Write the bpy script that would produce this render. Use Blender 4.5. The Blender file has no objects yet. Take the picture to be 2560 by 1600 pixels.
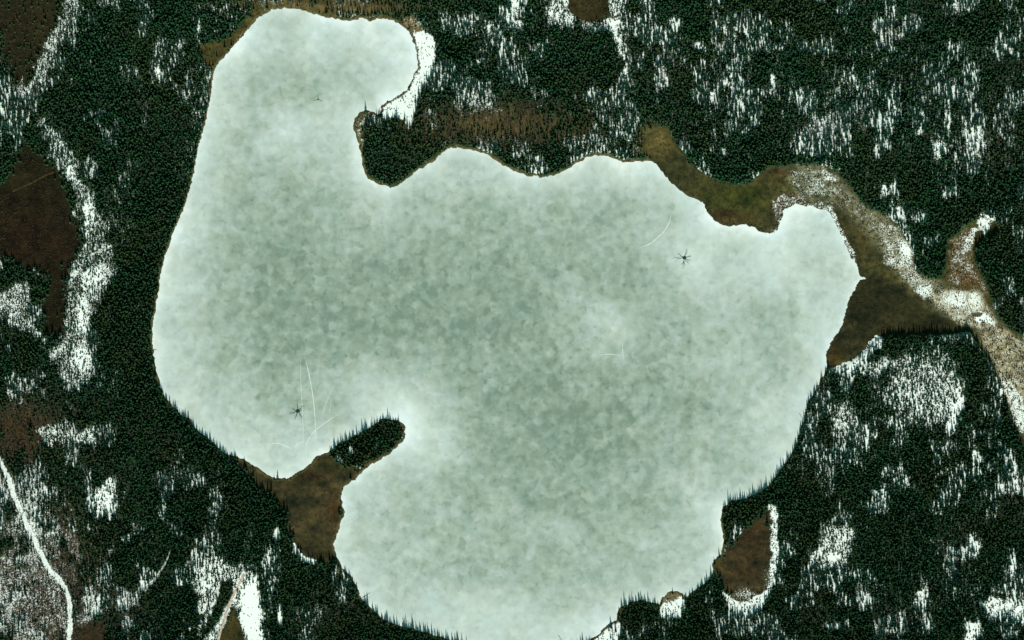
import bpy, bmesh, math, random
import numpy as np
from mathutils import Vector

S = bpy.context.scene
COL = S.collection
M_PX = 0.6                                   # metres per photograph pixel (2560 wide)
def W(px, py): return ((px - 1280) * M_PX, (800 - py) * M_PX)

# ------------------------------------------------------------------ camera, sky, sun, exposure
CAM_H = 9000.0
cam = bpy.data.cameras.new('camera'); co = bpy.data.objects.new('camera', cam); COL.objects.link(co)
co.location = (0, 0, CAM_H); co.rotation_euler = (0, 0, 0)
cam.sensor_width = 36; cam.lens = 36 * CAM_H / 1536.0
cam.clip_start = 10; cam.clip_end = 40000
S.camera = co

SUN_EL, SUN_AZ = math.radians(39), math.radians(176)      # azimuth clockwise from north (photo up)
world = bpy.data.worlds.new('World'); S.world = world; world.use_nodes = True
wn = world.node_tree; wn.nodes.clear()
sky = wn.nodes.new('ShaderNodeTexSky'); sky.sky_type = 'NISHITA'; sky.sun_disc = False
sky.sun_elevation = SUN_EL; sky.sun_rotation = SUN_AZ
bg = wn.nodes.new('ShaderNodeBackground'); bg.inputs[1].default_value = 0.11; sky.air_density = .7; sky.dust_density = .6; sky.ozone_density = .6
wo = wn.nodes.new('ShaderNodeOutputWorld')
gr = wn.nodes.new('ShaderNodeVectorMath'); gr.operation = 'MULTIPLY'; gr.inputs[1].default_value = (.50, 1.0, .62)      # the green cast of the sensor's air light
wn.links.new(sky.outputs[0], gr.inputs[0]); wn.links.new(gr.outputs[0], bg.inputs[0]); wn.links.new(bg.outputs[0], wo.inputs[0])
sl = bpy.data.lights.new('sun', 'SUN'); so = bpy.data.objects.new('sun', sl); COL.objects.link(so)
sl.energy = 5.0; sl.angle = math.radians(0.5); sl.color = (1.0, 0.97, 0.92)
sd = Vector((math.sin(SUN_AZ) * math.cos(SUN_EL), math.cos(SUN_AZ) * math.cos(SUN_EL), math.sin(SUN_EL)))
so.rotation_euler = sd.to_track_quat('Z', 'Y').to_euler(); so.location = (0, 0, 300)
S.view_settings.view_transform = 'Standard'; S.view_settings.look = 'None'
S.view_settings.gamma = 1; S.view_settings.exposure = 0.25
S.render.engine = 'CYCLES'

# ------------------------------------------------------------------ helpers
rng = np.random.default_rng(7); random.seed(7)
def tag(o, label=None, cat=None, group=None, kind=None):
    if label: o['label'] = label
    if cat: o['category'] = cat
    if group: o['group'] = group
    if kind: o['kind'] = kind
    return o
def link(name, me, mat=None, parent=None):
    o = bpy.data.objects.new(name, me); COL.objects.link(o)
    if mat: me.materials.append(mat)
    if parent: o.parent = parent
    return o
def lattice(seed, n=256): return np.random.default_rng(seed).random((n, n))
_lat = {}
def vnoise(x, y, seed, n=256):
    if seed not in _lat: _lat[seed] = lattice(seed, n)
    L = _lat[seed]
    xi = np.floor(x).astype(int); yi = np.floor(y).astype(int)
    fx = x - xi; fy = y - yi; fx = fx*fx*(3-2*fx); fy = fy*fy*(3-2*fy)
    a = L[yi % n, xi % n]; b = L[yi % n, (xi+1) % n]; c = L[(yi+1) % n, xi % n]; d = L[(yi+1) % n, (xi+1) % n]
    return (a*(1-fx)+b*fx)*(1-fy) + (c*(1-fx)+d*fx)*fy
def fbm(x, y, seed, octv=4):
    t = 0; a = 1; s = 0
    for k in range(octv):
        t = t + a*vnoise(x*2**k, y*2**k, seed*17+k); s += a; a *= .5
    return t/s
def sstep(a, b, x):
    t = np.clip((x-a)/(b-a), 0, 1); return t*t*(3-2*t)

# grid in photograph pixels, spacing 4
GS = 4; MG = 100
gx = np.arange(-MG*GS, 2560+MG*GS+1, GS, dtype=float); gy = np.arange(-MG*GS, 1600+MG*GS+1, GS, dtype=float)
PX, PY = np.meshgrid(gx, gy)
def sdf_poly(poly, X, Y):                     # positive inside
    P = np.array(poly, float); d2 = np.full(X.shape, 1e12); ins = np.zeros(X.shape, bool)
    for i in range(len(P)):
        ax, ay = P[i]; bx, by = P[(i+1) % len(P)]
        ex, ey = bx-ax, by-ay; wx = X-ax; wy = Y-ay
        t = np.clip((wx*ex+wy*ey)/(ex*ex+ey*ey+1e-9), 0, 1)
        d2 = np.minimum(d2, (wx-ex*t)**2+(wy-ey*t)**2)
        c = (ay > Y) != (by > Y)
        with np.errstate(divide='ignore', invalid='ignore'):
            ins ^= c & (X < ex*(Y-ay)/(by-ay+1e-12)+ax)
    return np.where(ins, 1, -1)*np.sqrt(d2)
def sdf_line(pts, X, Y):
    d2 = np.full(X.shape, 1e12)
    for (ax, ay), (bx, by) in zip(pts[:-1], pts[1:]):
        ex, ey = bx-ax, by-ay
        t = np.clip(((X-ax)*ex+(Y-ay)*ey)/(ex*ex+ey*ey+1e-9), 0, 1)
        d2 = np.minimum(d2, (X-ax-ex*t)**2+(Y-ay-ey*t)**2)
    return np.sqrt(d2)
edge_j = (fbm(PX/14, PY/14, 91, 3)-.5)         # ragged feathering shared by the patches
def mask(poly, feather=8, rag=16):
    x0 = min(p[0] for p in poly)-60; x1 = max(p[0] for p in poly)+60
    y0 = min(p[1] for p in poly)-60; y1 = max(p[1] for p in poly)+60
    i0, i1 = np.searchsorted(gx, [x0, x1]); j0, j1 = np.searchsorted(gy, [y0, y1])
    m = np.zeros(PX.shape)
    sub = np.s_[j0:j1, i0:i1]
    d = sdf_poly(poly, PX[sub], PY[sub]) + edge_j[sub]*rag
    m[sub] = sstep(-feather, feather, d)
    return m
def ell(cx, cy, rx, ry, rot=0, feather=.35, rag=.8):
    c, s = math.cos(math.radians(rot)), math.sin(math.radians(rot))
    u = ((PX-cx)*c+(PY-cy)*s)/rx; v = (-(PX-cx)*s+(PY-cy)*c)/ry
    return sstep(1+feather, 1-feather, np.sqrt(u*u+v*v)+edge_j*rag)
def gauss(cx, cy, rx, ry): return np.exp(-(((PX-cx)/rx)**2+((PY-cy)/ry)**2))

# ------------------------------------------------------------------ the lake outline (photo pixels; third value: the bank stands that far
# south of the dark edge, which there is the trees' shadow on the ice)
LK = [(640,50),(656,37),(680,25),(709,21),(746,23),(767,29),(788,34),(809,42),(830,45),(852,50),(873,54),(886,49),(902,44),(913,46),(926,57),(934,49),(950,46),(976,49),
(997,57),(1010,69),(1026,85),(1035,106),(1041,127),(1042,148),(1046,169),(1034,183),(1031,196),(1018,222),(1002,236),(984,246),(963,257),(951,267),(952,283,2),(944,283,4),(939,278,3),
(918,274),(899,280),(889,294),(882,312),(886,328),(893,349),(899,370),(905,400),(907,416),(912,429),(920,445),(936,456),(957,464),(976,469),(992,465),(1010,454),(1024,444),(1040,429),
(1063,416),(1090,400),(1106,381),(1121,372),(1143,369),(1164,373),(1190,378),(1217,386),(1238,400),(1257,413),(1280,425),(1306,433),(1314,440),(1333,440),(1349,443),(1367,442),(1386,438),
(1407,429),(1428,418),(1439,408),(1460,400),(1465,394),(1486,388),(1507,390),(1531,394),(1545,400),(1558,405),(1579,404),(1603,403),(1627,402),(1640,411),(1653,424),(1664,440),(1682,458),
(1701,479),(1724,493),(1743,500),(1756,504),(1765,522),(1772,538),(1788,552),(1804,560),(1825,566),(1841,563),(1862,563),(1883,569),(1904,580),(1920,583),(1936,582),(1945,572),(1950,556),
(1954,543),(1960,522),(1975,518),(1989,510),(2010,516),(2031,514),(2042,523),(2063,523),(2073,532),(2084,548),(2095,569),(2105,593),(2116,617),(2126,641),(2142,658),(2147,680),(2149,690),
(2164,693),(2165,698),(2149,700),(2142,708),(2137,723),(2126,741),(2116,770),(2108,800),(2102,818),(2089,840),(2076,858),(2068,877),(2065,895),(2067,916),(2060,924,16),(2050,932,16),(2048,943,14),(2044,961,8),
(2031,980,8),(2018,998,10),(2013,1022,10),(2009,1046,6),(1999,1075,8),(1991,1094,10),(1978,1123,14),(1960,1147,16),(1941,1170,18),(1920,1197,20),(1888,1217,20),(1862,1227,20),(1841,1229,20),(1825,1234,19),(1810,1253,14),
(1805,1269,5),(1802,1300),(1806,1327),(1809,1348),(1805,1369),(1802,1385),(1791,1393),(1780,1409),(1783,1424,8),(1772,1433,14),(1751,1448,18),(1730,1464,18),(1714,1480,14),(1708,1482,4),(1693,1477),(1672,1480),
(1656,1488,6),(1650,1494,16),(1632,1488,20),(1605,1480,20),(1584,1484,20),(1560,1494,18),(1550,1507,12),(1545,1525,5),(1541,1541),(1540,1553),(1526,1557),(1510,1570),(1500,1578,4),(1481,1587,8),(1463,1595,10),
(1444,1600,14),(1400,1612,12),(1320,1620,12),(1250,1612,14),(1180,1602,18),(1143,1584,20),(1111,1576,19),(1074,1565,19),(1037,1554,19),(994,1544,19),(968,1533,19),(952,1525,18),(936,1512,17),(918,1496,15),(904,1489,9),
(897,1470,5),(886,1454,4),(878,1435,5),(865,1425,5),(852,1409,4),(842,1396),(836,1374),(834,1359),(841,1340),(849,1319),(852,1303),(859,1293),(861,1277),(854,1263),(853,1240),(859,1218),(878,1204),
(889,1200),(907,1178),(920,1166),(939,1157),(957,1145),(979,1131),(994,1116),(1008,1104),(1014,1086),(1012,1062,3),(1003,1046,7),(989,1038,13),(971,1038,10),(952,1039,9),(939,1044,14),(918,1052,19),(894,1065,20),
(873,1076,20),(849,1087,20),(830,1103,18),(820,1121,10),(809,1128,4),(793,1139),(777,1157),(751,1178),(719,1197),(693,1195),(666,1186),(640,1168),(608,1147),(582,1137),(571,1128,8),(558,1115,16),(540,1094,20),(526,1080,20),
(503,1064,20),(484,1046,20),(476,1030,18),(450,1016,19),(434,998,19),(415,980,18),(402,950,16),(392,919,12),(386,890,6),(383,866,2),(381,832),(383,800),(389,770),(394,744),(399,717),(399,691),(407,665),(413,638),(423,612),
(439,569),(455,532),(468,498),(476,469),(484,432),(490,400),(497,365),(510,317),(518,286),(525,251),(529,212),(537,172),(550,153),(577,124),(608,87)]
LAKE = [(p[0], p[1]+(p[2] if len(p) > 2 else 0)) for p in LK]
LSD = sdf_poly(LAKE, PX, PY)                   # + over the lake, pixels
LSD_r = LSD + (fbm(PX/8, PY/8, 33, 3)-.5)*8

# ------------------------------------------------------------------ where snow, bog and trees are
n_big = fbm(PX/170, PY/170, 5, 4); n_mid = fbm(PX/45, PY/60, 6, 4); n_str = fbm(PX/8, PY/34, 8, 3); n_f = fbm(PX/26, PY/40, 9, 3)
TD = 0.93 + 0*PX                               # tree density
TH = np.ones(PX.shape)                         # tree height factor
BF = 0.025 + 0.20*sstep(.58, .72, n_big)         # share of bare brown trees
SN = 0.22 + 0.45*sstep(.50, .66, n_mid)         # snow on the ground
SC = np.zeros(PX.shape)                        # scrub density
soil = np.zeros(PX.shape+(3,)); soil[:] = (.014, .034, .016)
def paint(m, td=None, th=None, bf=None, sn=None, sc=None, col=None, add_td=None):
    global TD, TH, BF, SN, SC, soil
    if td is not None: TD = TD*(1-m)+td*m
    if th is not None: TH = TH*(1-m)+th*m
    if bf is not None: BF = BF*(1-m)+bf*m
    if sn is not None: SN = SN*(1-m)+sn*m
    if sc is not None: SC = SC*(1-m)+sc*m
    if col is not None: soil = soil*(1-m[..., None])+np.array(col)*m[..., None]
# open, streaky woods
for (cx, cy, rx, ry, a) in [(2200,230,420,190,.40),(2440,330,170,160,.50),(1800,230,100,110,.62),(1640,200,90,120,.30),(1210,110,120,130,.32),(2060,420,120,60,.3),(1340,40,110,60,.4),(2370,420,160,110,.3),
        (2330,1450,260,140,.36),(2120,1130,80,110,.40),(2440,1180,130,160,.30),(480,1180,150,80,.30),(300,1150,120,70,.3),(250,130,150,110,.10),(310,440,60,60,.42),(330,300,60,50,.3),(780,1540,70,60,.4),
        (560,20,90,30,.5),(400,190,60,50,.25),(70,1320,110,110,.42),(60,1500,110,120,.58),(60,980,60,80,.3),(2230,980,140,110,.35),(160,420,60,160,.2),(210,1330,70,60,.35),(960,360,60,50,.30),(1560,1560,80,40,.25),
        (290,930,50,70,.32),(1960,320,60,90,.3),(1400,130,120,60,.22)]:
    g = gauss(cx, cy, rx, ry)*a*.80
    TD = TD-g*(.03+.60*sstep(.54, .69, n_str)*sstep(.33, .58, n_f)); SN = np.maximum(SN, np.clip(g*2.4, 0, 1)*(.40+.26*sstep(.42, .62, n_f)))
# brown bare stands
for (cx, cy, rx, ry, a) in [(1230,300,190,60,.85),(700,12,90,18,.6),(870,15,110,18,.6),(40,1080,70,80,.8),(120,1480,130,130,.75),(60,1250,90,90,.6),(430,305,60,40,.6),(2070,320,130,40,.5),(320,1530,70,60,.6),(230,560,1,1,0),
        (2230,1530,90,60,.4),(2540,900,1,1,0),(160,1020,90,60,.5),(1660,180,50,40,.5),(30,60,60,60,.5),(2480,360,90,70,.35)]:
    BF = np.maximum(BF, gauss(cx, cy, rx, ry)*a)
m = gauss(1250,312,230,46); paint(m*.85, sn=.05, th=.75, col=(.15,.100,.048)); TD = TD-m*(.0+.50*sstep(.5,.64,n_str))
for q_, s_, t_ in ((gauss(60,1470,120,150), .50, .42), (gauss(170,1420,50,120), .40, .5), (gauss(150,1560,60,60), .40, .55), (gauss(60,1080,70,60), .12, .7)): paint(np.clip(q_*1.5, 0, 1)*sstep(.36, .56, n_f+.04), td=t_, th=.62, bf=.85, sn=s_, sc=.5, col=(.085,.066,.044))
for a in [(720,14,120,26),(900,18,140,26),(1620,350,30,50)]:
    m = gauss(*a); paint(m*.9, sn=.18, th=.75, col=(.17,.125,.055)); TD = TD-m*(.25+.6*sstep(.48,.63,n_str))
paint(gauss(60,1080,80,70), sn=.05, col=(.07,.04,.02)); paint(gauss(120,1480,150,120)*.7, col=(.07,.045,.025))
# dense evergreen strips by the left and lower shores
band = sstep(-110, -20, LSD)*(LSD < 6)
for (cx, cy, rx, ry) in [(400,600,140,420),(450,1020,160,120),(640,1280,80,80),(1100,1600,260,70),(1940,1230,140,80),(1600,1540,70,40)]:
    g = gauss(cx, cy, rx, ry)*.9
    TD = TD*(1-g)+.97*g; SN = SN*(1-g)+.1*g; BF = BF*(1-g)+.06*g
BROWN, RED, OLIVE, TAN, CREAM = (.040,.024,.010), (.055,.020,.009), (.060,.054,.020), (.16,.12,.055), (.55,.50,.38)
# bogs at the left
m = mask([(63,360),(127,402),(159,455),(180,529),(208,600),(190,640),(172,680),(165,760),(160,835),(110,835),(105,760),(125,700),(85,670),(40,655),(0,642),(-60,640),(-60,480),(0,470),(20,440)], 16, 40)
paint(m, td=.0, sn=.0, sc=.5, col=(.017,.013,.007)); paint(m*gauss(95,590,90,60)*.8, col=(.024,.011,.007)); paint(m*gauss(150,560,20,20)*.7, col=(.010,.010,.010)); paint(m*gauss(60,440,60,30)*.4, col=(.035,.030,.010))
m = mask([(-80,-60),(150,-60),(152,20),(146,60),(120,130),(95,180),(75,228),(50,235),(30,190),(0,150),(0,90),(-60,60)], 18, 40)
paint(m, td=.16, th=.6, sn=.1, sc=.6, col=(.026,.021,.011)); paint(m*gauss(100,50,20,60)*.7, col=(.055,.038,.016))
# snowy clearings
def clearing(poly, td=.22, sc=.5, sn=.97, th=.45, f=9, rag=26): paint(mask(poly, f, rag*1.7), td=np.clip(td*(.35+1.9*sstep(.38, .62, fbm(PX/13, PY/17, 15, 3)))+.06, 0, .95), sc=sc, sn=sn, th=th, bf=.1)
clearing([(165,-40),(200,-40),(190,60),(160,100),(140,150),(118,195),(92,235),(60,250),(45,222),(84,190),(100,140),(125,80),(150,40)], td=.74, sc=.95, sn=.57)
clearing([(84,296),(120,303),(150,345),(175,390),(205,440),(230,485),(258,540),(272,600),(288,690),(255,735),(235,780),(215,835),(238,925),(210,975),(180,985),(150,940),(122,880),(165,840),(168,760),(172,690),(208,620),(205,560),(190,500),(165,430),(150,400),(100,315)], td=.78, sc=.95, th=.5, sn=.56)
for (x, y, rx, ry) in [(222,540,10,40),(205,900,18,30),(236,700,30,20),(205,800,14,40),(175,430,8,16)]: paint(ell(x, y, rx, ry, 0, .7, 2), td=.18, th=.4, sc=.5, sn=.85)
clearing([(-40,740),(50,705),(70,700),(78,745),(70,795),(95,825),(125,850),(98,852),(50,812),(-40,795)], td=.76, sc=.95, sn=.57)
clearing([(225,1262),(245,1228),(268,1196),(284,1190),(280,1272),(272,1292),(240,1280)], sc=.5)
clearing([(92,1075),(140,1062),(180,1090),(240,1060),(248,1100),(230,1115),(180,1112),(110,1110)], td=.72, sc=.8, sn=.66)
clearing([(486,1450),(505,1410),(535,1380),(552,1390),(585,1420),(640,1420),(645,1480),(655,1530),(672,1640),(500,1640),(520,1560),(492,1520)], td=.62, sc=.9, sn=.68)
paint(mask([(608,1470),(640,1440),(648,1500),(660,1640),(628,1640),(600,1540)], 7, 10), td=.0, sc=.05, sn=1)
paint(mask([(545,1590),(570,1545),(585,1520),(600,1560),(612,1600),(620,1660),(530,1660)], 7, 12), td=.0, sn=.05, sc=.2, col=(.055,.045,.018))
paint(mask([(555,1460),(580,1450),(582,1480),(552,1540),(520,1590),(515,1570),(545,1500)], 6, 8), td=.97, sn=.05, th=.8)
paint(mask([(175,1565),(260,1555),(268,1650),(180,1650)], 8), td=.15, sn=.05, bf=.9, col=(.045,.030,.018))
paint(ell(395,185,9,17,-20), td=.0, sc=.3, sn=.8); paint(ell(173,1345,1,1), td=.5)
paint(ell(692,1336,8,20,10), td=0, sc=.3, sn=.95); paint(ell(700,1540,6,30), td=.1, sn=.9)
# top centre bog with snowy rim
clearing([(1366,-40),(1570,-40),(1556,70),(1560,100),(1566,150),(1572,200),(1590,240),(1585,250),(1560,170),(1540,140),(1532,80),(1500,66),(1440,66),(1400,70),(1370,50)], td=.35, sc=.7, sn=.72)
paint(mask([(1425,-40),(1522,-40),(1524,40),(1500,56),(1440,54),(1420,20)], 8, 16), td=.05, sn=.06, sc=.4, col=(.050,.038,.016))
clearing([(1275,-30),(1312,-40),(1308,12),(1292,40),(1300,66),(1278,60),(1270,30)], td=.12, sc=.5, sn=.8)
# snow beside the upper bay
paint(mask([(1028,70),(1058,74),(1082,92),(1090,130),(1084,165),(1070,200),(1056,196),(1046,175),(1040,148),(1040,110)], 5, 8), td=.0, sc=.22, sn=1, th=.5)
paint(mask([(1048,172),(1066,180),(1055,215),(1042,245),(1036,290),(1024,322),(1008,300),(985,292),(960,296),(950,268),(985,247),(1018,222),(1031,196)], 4, 8), td=.02, sc=.18, sn=1)
paint(mask([(1005,45),(1036,40),(1060,76),(1036,84),(1020,74)], 6, 10), td=.05, sn=.35, sc=.7, col=(.22,.16,.08))
paint(mask([(899,282),(930,276),(942,290),(915,300),(905,340),(912,370),(902,372),(880,312)], 5, 6), td=.03, sc=.75, sn=.45, col=(.16,.14,.07))
# olive wedge at the upper left shore, tan fringes
paint(mask([(494,110),(540,104),(575,92),(604,66),(640,10),(655,22),(640,50),(608,92),(577,124),(550,153),(528,172),(508,150)], 5, 8), td=.02, sn=.0, sc=.35, col=(.085,.070,.026))
fr = sstep(-9, -2, LSD)
for (cx, cy, rx, ry, a) in [(820,40,200,40,1),(900,420,60,60,.6),(1250,400,220,50,1),(1020,1070,30,70,1),(950,1150,60,40,.8),(600,1160,40,30,1),(520,180,24,30,.8),(1680,1480,40,14,.7)]:
    paint(fr*gauss(cx, cy, rx, ry)*a, td=.25, sn=.08, sc=.9, col=(.19,.125,.055))
# bog between the lower lobes
m = mask([(575,1130),(608,1140),(640,1165),(666,1180),(700,1190),(740,1178),(777,1150),(800,1130),(830,1136),(850,1160),(890,1178),(930,1150),(925,1180),(880,1210),(862,1218),(858,1300),(842,1350),(846,1405),(826,1400),(790,1398),(760,1392),(742,1372),(733,1340),(722,1305),(700,1265),(672,1235),(640,1208),(612,1178)], 10, 22)
paint(m, td=.0, sn=.0, sc=.06, col=(.066,.052,.027)); paint(m*gauss(838,1275,18,30)*.7, col=(.072,.030,.014)); paint(m*gauss(770,1190,45,14)*.7, col=(.070,.034,.016)); paint(m*gauss(740,1250,40,40)*.8, col=(.034,.033,.018)); paint(m*gauss(770,1370,60,30)*.7, col=(.04,.037,.018)); paint(m*gauss(850,1165,45,18)*.8, col=(.05,.045,.018))
paint(mask([(838,1130),(862,1140),(890,1160),(905,1172),(895,1160),(870,1130),(846,1118)], 4, 8), td=.1, sn=.85, sc=.7)
paint(mask([(734,1355),(748,1375),(764,1392),(790,1400),(784,1412),(756,1404),(738,1378)], 3, 5), td=.02, sn=.95, sc=.4)
paint(ell(858,1435,7,12,-20), td=.0, sn=.85, sc=.4, col=(.2,.13,.06)); paint(ell(849,1420,5,36), td=.1, sn=.1, sc=.5, col=(.14,.09,.04))
# marsh corridor at the right
mar = mask([(1625,400),(1606,382),(1606,345),(1640,322),(1668,316),(1682,345),(1700,375),(1716,398),(1742,424),(1769,437),(1796,453),(1836,463),(1875,458),(1896,440),(1920,420),(1973,416),(2026,411),(2068,418),(2092,434),(2118,461),(2145,495),(2171,524),
 (2198,530),(2215,543),(2240,559),(2253,585),(2274,612),(2282,638),(2284,672),(2317,696),(2352,701),(2364,665),(2370,606),(2408,572),(2434,551),(2454,540),(2483,553),(2502,575),(2452,603),(2434,625),(2436,657),(2452,686),(2470,717),(2478,752),(2490,785),
 (2510,810),(2560,850),(2640,900),(2640,1200),(2560,1117),(2547,1091),(2528,1038),(2510,985),(2499,953),(2483,919),(2465,885),(2444,858),(2423,830),(2370,833),(2290,838),(2224,838),(2190,848),(2174,866),(2148,892),(2118,910),(2079,921),(2060,915),(2068,870),
 (2100,810),(2115,765),(2140,705),(2140,665),(2110,610),(2080,545),(2060,528),(1990,515),(1962,528),(1950,590),(1890,580),(1825,570),(1770,545),(1750,508),(1690,480),(1650,430)], 5, 9)
paint(mar, td=.0, sn=.0, sc=.10, th=.4, bf=.3, col=(.064,.060,.026))
def mp(m2, **k): paint(mar*m2, **k)
mp(gauss(1850,490,90,35), col=(.062,.066,.018)); mp(gauss(1800,540,70,14), col=(.055,.035,.016)); mp(gauss(1985,465,14,18), col=(.13,.14,.03)); mp(gauss(1650,350,30,35), sn=.1, col=(.17,.125,.05)); mp(gauss(1960,430,50,20), col=(.065,.042,.02))
mp(gauss(2150,600,50,70)*.8, col=(.070,.058,.026))
tri = mask([(2138,700),(2175,690),(2205,688),(2240,720),(2290,750),(2345,790),(2400,812),(2350,835),(2190,845),(2060,920),(2070,870),(2110,800)], 8, 10); bl = sdf_line([(1995,445),(2050,440),(2110,490),(2190,560),(2230,610),(2290,690),(2360,745),(2450,790),(2530,920),(2570,1050)], PX, PY)+edge_j*40
mp(sstep(48, 8, bl), sn=.33, sc=.55, col=(.21,.19,.125)); mp(tri, sn=0., sc=.15, col=(.036,.034,.017))
mp(gauss(2080,890,25,25)*.8, col=(.075,.045,.015))
mp(ell(2034,460,46,40,20,.6), sn=.42, sc=.5, col=(.17,.17,.12)); mp(ell(2072,440,26,9,40,.7,2), sn=.6)
mp(mask([(2010,514),(2050,500),(2090,520),(2075,532),(2040,520)], 4, 8), sn=.5, sc=.7)
mp(mask([(1945,560),(1925,500),(1960,480),(2010,490),(2020,512),(1960,520),(1952,570),(1940,585),(1915,578)], 5, 12), sn=.45, sc=.7, col=(.14,.10,.06))
mp(mask([(2072,524),(2088,530),(2110,580),(2142,640),(2140,660),(2125,645),(2100,590)], 3, 3), sn=.62, sc=.7)
mp(mask([(2200,560),(2230,560),(2254,590),(2276,620),(2284,670),(2320,700),(2330,740),(2300,735),(2260,700),(2220,650),(2205,600)], 6, 20), sn=.46, sc=.5, col=(.24,.21,.14)); mp(ell(2262,625,12,34,-25,.7,2), sn=.72, sc=.4); mp(ell(2312,730,24,14,20,.7,2), sn=.7, sc=.4); mp(ell(2225,655,26,12,15,.7,2), sn=.55, sc=.4)
mp(mask([(2330,745),(2360,730),(2400,728),(2440,732),(2470,770),(2490,800),(2500,850),(2450,820),(2400,810),(2350,775)], 6, 16), sn=.42, sc=.5, col=(.46,.39,.29))
mp(ell(2392,745,28,18,0,.6), sn=.7, sc=.2, col=(.6,.52,.42)); mp(ell(2436,750,20,24,20,.6), sn=.6, sc=.15, col=(.66,.58,.46)); mp(ell(2460,800,25,14,30), sn=.95)
mp(mask([(2375,600),(2420,570),(2440,600),(2425,650),(2450,690),(2475,740),(2440,715),(2400,720),(2370,700)], 7, 16), sn=.40, sc=.6, col=(.15,.105,.05)); mp(ell(2425,600,10,34,20), sn=.6, sc=.3); mp(ell(2462,562,20,20,0,.7,2), sn=.85, sc=.35, td=.1); mp(gauss(2420,700,35,22), sn=.3, col=(.15,.085,.035))
mp(mask([(2450,800),(2510,820),(2640,920),(2640,1200),(2530,1030),(2500,950),(2460,870)], 6, 16), sn=.38, sc=.9, td=.12, col=(.36,.29,.19))
mp(mask([(2500,950),(2530,955),(2562,1010),(2562,1110),(2540,1060),(2515,990)], 8, 22), sn=.66, sc=.6, td=.1)
# snow along the south edge of the marsh and the speckled oval
clearing([(2078,922),(2120,905),(2150,885),(2172,862),(2188,840),(2206,844),(2208,860),(2180,880),(2160,905),(2130,930),(2100,930)], td=.08, sc=.6, f=5, rag=10)
for (x, y, rx, ry, r, td) in [(2310,970,85,90,0,.90),(2370,1000,36,60,20,.6),(2250,1060,1,1,0,.5),(2190,920,40,20,-20,.85),(2110,1060,32,60,0,.85),(2060,1340,1,1,0,.5)]:
    paint(ell(x, y, rx, ry, r), td=td*(.55+.6*sstep(.38, .62, fbm(PX/13, PY/17, 16, 3))), th=.6, sn=.64, sc=.7)
paint(ell(2396,1000,12,32,0,.7,2), td=.2, sc=.4, sn=.85); paint(ell(2380,1065,12,30,20), td=.06, sc=.4, sn=1)
clearing([(2028,1385),(2060,1340),(2090,1316),(2118,1318),(2132,1345),(2126,1400),(2100,1425),(2060,1430),(2030,1405)], td=.6, sc=.85, sn=.7); paint(ell(2084,1392,20,11,-10), td=0, sc=.05, sn=1)
clearing([(2452,1500),(2490,1490),(2560,1510),(2620,1510),(2620,1560),(2560,1550),(2480,1545)], td=.16, sc=.6); clearing([(2415,1560),(2450,1545),(2455,1580),(2430,1640),(2405,1640)], td=.08, sc=.4)
for (x, y, rx, ry, r) in [(2435,1370,14,26,-15),(2530,1400,8,22,0),(2080,1565,20,10,0),(2160,1500,16,26,-20),(2300,1500,16,22,20),(2230,270,14,34,0),(1752,118,14,12,0),(2350,370,16,22,0),(2430,360,16,30,0),(2190,380,12,20,0),(1932,205,9,20,0),(2438,1160,12,26,0),(2540,1190,8,30,0),(1690,62,10,16,0),(2230,475,9,26,0),(2208,478,8,20,0),(2120,1420,1,1,0),(2370,300,9,24,0)]:
    paint(ell(x, y, rx, ry, r, .7, 1.8), td=.22, sc=.4, sn=.85)
# bog at the lower right with its snow rim
clearing([(1922,1262),(1940,1266),(1944,1340),(1942,1420),(1932,1470),(1905,1520),(1860,1540),(1822,1520),(1806,1480),(1850,1500),(1905,1480),(1918,1420)], td=.03, sc=.5, f=4, rag=8)
m = mask([(1924,1278),(1895,1296),(1862,1325),(1836,1355),(1812,1382),(1794,1396),(1788,1412),(1802,1440),(1812,1475),(1830,1496),(1860,1506),(1890,1494),(1912,1474),(1922,1430),(1926,1380),(1928,1320)], 10, 22)
paint(m, td=.0, sn=.0, sc=.10, col=(.050,.036,.020)); paint(m*gauss(1860,1340,30,40)*.5, col=(.05,.028,.016)); paint(m*gauss(1860,1485,45,22), sn=.5, sc=.5, col=(.10,.075,.04)); paint(m*gauss(1915,1440,14,45)*.7, sn=.35, col=(.07,.06,.03)); paint(m*gauss(1800,1410,16,20)*.8, col=(.10,.075,.03)); paint(m*gauss(1905,1320,20,20)*.5, col=(.08,.045,.022))
# little bay beach at the bottom
paint(mask([(1650,1492),(1672,1480),(1712,1478),(1716,1500),(1702,1545),(1650,1542),(1652,1510)], 4, 6), td=.02, sn=.9, sc=.35, col=(.2,.16,.09)); paint(mask([(1652,1500),(1675,1484),(1706,1484),(1694,1500),(1660,1508)], 4, 6), sn=.35, sc=.3)
paint(mask([(1490,1590),(1530,1556),(1546,1545),(1556,1572),(1540,1620),(1480,1620)], 4, 8), td=.08, sn=.95, sc=.4)
paint(ell(876,1125,6,14), td=.0, sn=1); paint(ell(940,1112,4,11,-8), td=.0, sn=1)
pen = mask([(822,1140),(850,1105),(900,1082),(960,1055),(1000,1058),(1008,1080),(1000,1100),(985,1115),(955,1135),(925,1150),(885,1165),(860,1142)], 3, 3)
paint(pen, td=.99, sn=.1, bf=.03, sc=.3, col=(.017,.024,.013)); paint(ell(876,1128,5,13), td=.0, sn=1); paint(ell(940,1117,3.5,9,-8), td=.0, sn=1); paint(ell(850,1150,16,5,35), sn=.9, td=.3)
edge = sstep(-9, -4, LSD); paint(edge*mar*.7, sc=.95, col=(.05,.05,.03)); paint(edge*.8*(1-mar), sn=.15, col=(.135,.110,.055)); SC = np.maximum(SC, edge*.45)
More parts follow.
